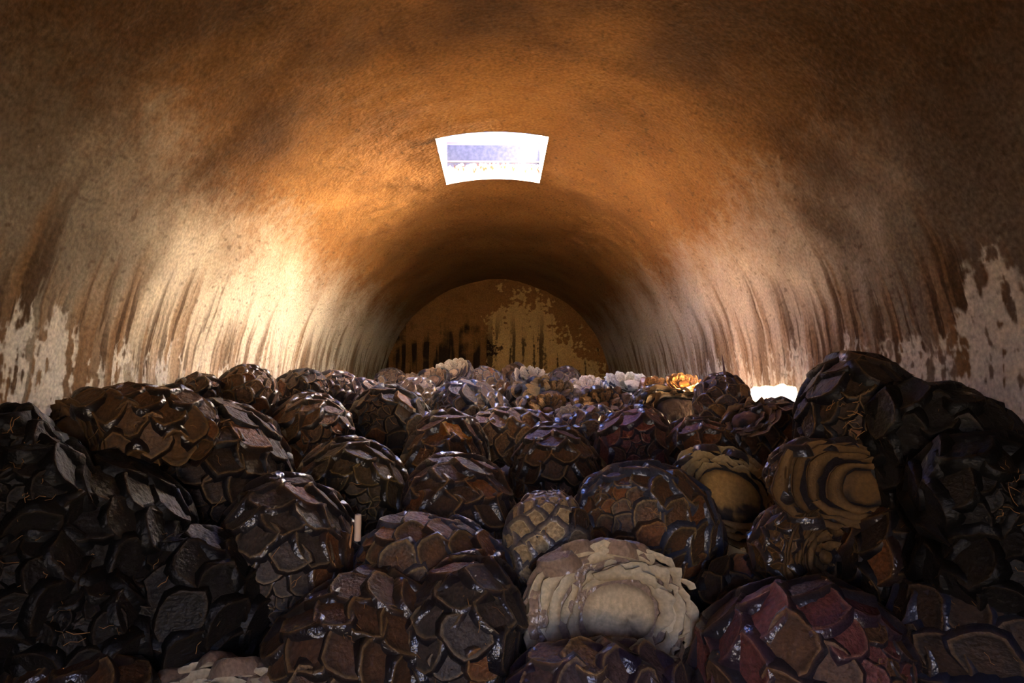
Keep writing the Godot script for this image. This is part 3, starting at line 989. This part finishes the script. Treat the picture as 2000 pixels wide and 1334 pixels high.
# Near hearts: each cut layer is a wavy strip that wraps part of the way round the core, its cut edge towards us.
func leaf_arcs(root: Node3D, d: Array, rng: RandomNumberGenerator, clip: Vector3, u: Vector3, v: Vector3, middle: Vector3, reach: Array[float]) -> void:
	var t: Array = TONES[d[6]]
	var b: float = d[4]
	var core: float = d[9][0]
	var n := reach.size()
	var bands := clampi(int(round((1.06 - core) * sqrt(b * maxf(b, 0.8 * float(d[3]))) / 0.031)), 3, 5)
	var wave := noise(8.0, 3, 91)
	var made := 0
	for ring in bands:
		var f0 := lerpf(core * 0.98, 1.02, float(ring) / bands)
		var f1 := lerpf(core * 0.98, 1.02, (ring + 1.0) / bands)
		var count := 5 + ring
		var turn := rng.randf() * TAU
		for k in count:
			var a0 := turn + TAU * (k - 0.12 * rng.randf()) / count
			var a1 := a0 + TAU / count * rng.randf_range(1.0, 1.35)
			var shade := rng.randf_range(0.82, 1.08)
			var pale := lin(t[0]) * shade
			var deep := lin(t[1]) * shade
			var lift := rng.randf_range(0.10, 0.42) * (1.0 if rng.randf() < 0.75 else -0.6)
			var push := rng.randf_range(-0.035, 0.035)
			var top := rng.randf_range(-0.02, 0.05) * b + 0.05 * b * (1.0 - float(ring) / bands)
			var st := SurfaceTool.new()
			st.begin(Mesh.PRIMITIVE_TRIANGLES)
			var na := 12
			var nr := 3
			for side in 2:
				for j in nr + 1:
					for i in na + 1:
						var e := float(i) / na
						var ang := lerpf(a0, a1, e)
						var at_ := fposmod(ang / TAU * n, n)
						var l := lerpf(reach[int(at_) % n], reach[(int(at_) + 1) % n], at_ - int(at_))
						var taper := 0.35 + 0.65 * pow(sin(PI * clampf(e, 0.02, 0.98)), 0.6)
						var mid := (f0 + f1) / 2 + push
						var f := mid + (float(j) / nr - 0.5) * (f1 - f0) * 1.12 * taper
						var out_ := u * cos(ang) + v * sin(ang)
						var p := middle + out_ * l * f
						var w := wave.get_noise_3dv(p + root.position + Vector3(ring * 3.1, k * 1.7, 0))
						p += out_ * 0.20 * b * w * (0.5 + 0.5 * float(j) / nr)
						p += clip * (top + lift * (float(j) / nr - 0.5) * (f1 - f0) * l + 0.18 * b * w - (0.012 if side else 0.0) - (0.05 * b if i == 0 or i == na else 0.0))
						st.set_smooth_group(side)
						var tone_ := deep.lerp(pale, clampf(float(j) / nr + 0.6 * w, 0, 1)) * rng.randf_range(0.94, 1.06)
						st.set_color(tone_ if side == 0 else deep * 0.6)
						st.add_vertex(p)
			var row := na + 1
			var half := row * (nr + 1)
			for j in nr:
				for i in na:
					var q := j * row + i
					for x in [q, q + 1, q + row, q + 1, q + row + 1, q + row]:
						st.add_index(x)
					for x in [q, q + row, q + 1, q + 1, q + row, q + row + 1]:
						st.add_index(half + x)
			for i in na:
				for j in [0, nr]:
					var q: int = j * row + i
					for x in [q, half + q, q + 1, q + 1, half + q, half + q + 1]:
						st.add_index(x)
			st.generate_normals()
			st.set_material(pulp_mat)
			part("leaf_layer" if made == 0 else "leaf_layer_%03d" % made, st.commit(), root)
			made += 1


# The dry thorn left at the tip of one leaf.
func spine(root: Node3D, b: float) -> void:
	var st := SurfaceTool.new()
	st.begin(Mesh.PRIMITIVE_TRIANGLES)
	st.set_smooth_group(0)
	var foot := Vector3(0.005, b * 0.95, 0.04)
	var tip := Vector3(-0.015, b + 0.165, 0.05)
	for r in 5:
		var f := r / 4.0
		for i in 6:
			var w := 0.013 * (1.0 - f) + 0.001
			st.add_vertex(foot.lerp(tip, f) + Vector3(cos(TAU * i / 6) * w + 0.012 * f * (1.0 - f), 0, sin(TAU * i / 6) * w))
	for r in 4:
		for i in 6:
			var q := r * 6 + i
			var s := r * 6 + (i + 1) % 6
			for k in [q, s, q + 6, s, s + 6, q + 6]:
				st.add_index(k)
	st.generate_normals()
	var m := StandardMaterial3D.new()
	m.albedo_color = Color8(88, 58, 66)
	m.roughness = 0.5
	part("spine", st.commit(), root, m)


# Loose strings that hang on a heart.
func fibres(root: Node3D, a: float, b: float, _pole: Vector3, _side: Vector3, _other: Vector3, spot: Callable, rng: RandomNumberGenerator, clip: Vector3, clip_at: float) -> void:
	var st := SurfaceTool.new()
	st.begin(Mesh.PRIMITIVE_TRIANGLES)
	var made := 0
	for k in 70:
		var p: Vector3 = spot.call(rng.randf_range(0.1, 2.6), rng.randf() * TAU)
		if p.dot(clip) > clip_at:
			continue
		var n := p.normalized()
		var t := n.cross(Vector3(rng.randf() - 0.5, rng.randf() - 0.5, rng.randf() - 0.5)).normalized()
		var w := n.cross(t) * rng.randf_range(0.0006, 0.0014)
		var l := rng.randf_range(0.02, 0.07)
		p += n * 0.16 * 0.1
		var prev := p
		var bend := rng.randf_range(-0.3, 0.6)
		for s in 3:
			var q := p + t * l * (s + 1) / 3.0 + n * (0.02 * bend * (s + 1) * (s + 1) / 9.0 + 0.004) + n.cross(t) * 0.006 * sin(s * 2.0 + k)
			for c in [prev - w, prev + w, q - w, prev + w, q + w, q - w]:
				st.set_normal(n)
				st.add_vertex(c)
			prev = q
		made += 1
	if made:
		var o := part("fibres", st.commit(), root, fibre_mat)
		o.set_meta("kind", "stuff")


# ------------------------------------------------------------------ what lies under and between
const BED := [[-1.0, 0.70], [0.0, 0.72], [2.6, 0.80], [3.0, 0.98], [3.4, 1.14], [4.0, 1.34], [4.6, 1.54], [5.2, 1.70], [6.0, 1.90], [7.0, 2.02], [8.0, 2.08], [9.4, 2.16], [14.0, 2.16]]


func bed_height(x: float, z: float) -> float:
	var dist := -z
	var y: float = BED[0][1]
	for i in BED.size() - 1:
		if dist >= BED[i][0]:
			y = lerpf(BED[i][1], BED[i + 1][1], clampf((dist - BED[i][0]) / (BED[i + 1][0] - BED[i][0]), 0, 1))
	return y + 0.03 * lump_fine.get_noise_3d(x, 0, z)


func build_litter() -> void:
	var st := SurfaceTool.new()
	st.begin(Mesh.PRIMITIVE_TRIANGLES)
	var nx := 40
	var nz := 140
	for j in nz + 1:
		for i in nx + 1:
			var x := -1.92 + 3.84 * i / nx
			var z := lerpf(Z_BACK + 0.15, Z_FRONT - 0.03, float(j) / nz)
			st.set_smooth_group(0)
			st.add_vertex(Vector3(x, bed_height(x, z), z))
	for j in nz:
		for i in nx:
			var q := j * (nx + 1) + i
			for k in [q, q + 1, q + nx + 1, q + 1, q + nx + 2, q + nx + 1]:
				st.add_index(k)
	st.generate_normals()
	var m := StandardMaterial3D.new()
	m.albedo_color = Color8(62, 46, 34)
	m.roughness = 0.9
	m.albedo_texture = skin_mat.albedo_texture
	m.uv1_triplanar = true
	m.uv1_scale = Vector3(3, 3, 3)
	var o := part("agave_crumbs", st.commit(), self, m)
	o.set_meta("kind", "stuff")
	tag(o, "dark crumbled agave pulp filling the gaps under the heap of hearts", "debris")


func build_sticks() -> void:
	# the pale stick, and a splinter beside it
	var pale := StandardMaterial3D.new()
	pale.albedo_color = Color8(226, 196, 168)
	pale.roughness = 0.7
	var st := SurfaceTool.new()
	st.begin(Mesh.PRIMITIVE_TRIANGLES)
	st.set_smooth_group(0)
	var n := 12
	var rings := [[0.0, -0.06], [0.0135, -0.06], [0.0145, -0.056], [0.0138, -0.02], [0.0142, 0.02], [0.0135, 0.047], [0.0125, 0.05], [0.0, 0.05]]
	for r in rings:
		for i in n:
			var a := TAU * i / n
			st.add_vertex(Vector3(cos(a) * r[0], r[1], sin(a) * r[0] * 0.9))
	for r in rings.size() - 1:
		for i in n:
			var q: int = r * n + i
			var s: int = r * n + (i + 1) % n
			for k in [q, s, q + n, s, s + n, q + n]:
				st.add_index(k)
	st.generate_normals()
	var o := part("wooden_stick", st.commit(), self, pale)
	o.position = Vector3(-0.575, 1.657, -3.220)
	o.rotation_degrees = Vector3(8, 0, -2)
	tag(o, "short pale wooden stick standing upright below the spiral-crowned agave heart", "stick")
	st = SurfaceTool.new()
	st.begin(Mesh.PRIMITIVE_TRIANGLES)
	st.set_smooth_group(0)
	var prof := [[0.0005, -0.05], [0.006, -0.035], [0.003, -0.005], [0.0032, 0.02], [0.0055, 0.035], [0.001, 0.045]]
	for r in prof:
		for i in 6:
			var a := TAU * i / 6
			st.add_vertex(Vector3(cos(a) * r[0] + 0.004 * sin(r[1] * 40.0), r[1], sin(a) * r[0] * 0.6))
	for r in prof.size() - 1:
		for i in 6:
			var q: int = r * 6 + i
			var s: int = r * 6 + (i + 1) % 6
			for k in [q, s, q + 6, s, s + 6, q + 6]:
				st.add_index(k)
	st.generate_normals()
	var bark := StandardMaterial3D.new()
	bark.albedo_color = Color8(176, 124, 80)
	bark.roughness = 0.75
	o = part("leaf_splinter", st.commit(), self, bark)
	o.position = Vector3(-0.598, 1.621, -3.200)
	tag(o, "thin brown leaf splinter hanging just beside the pale wooden stick", "splinter")
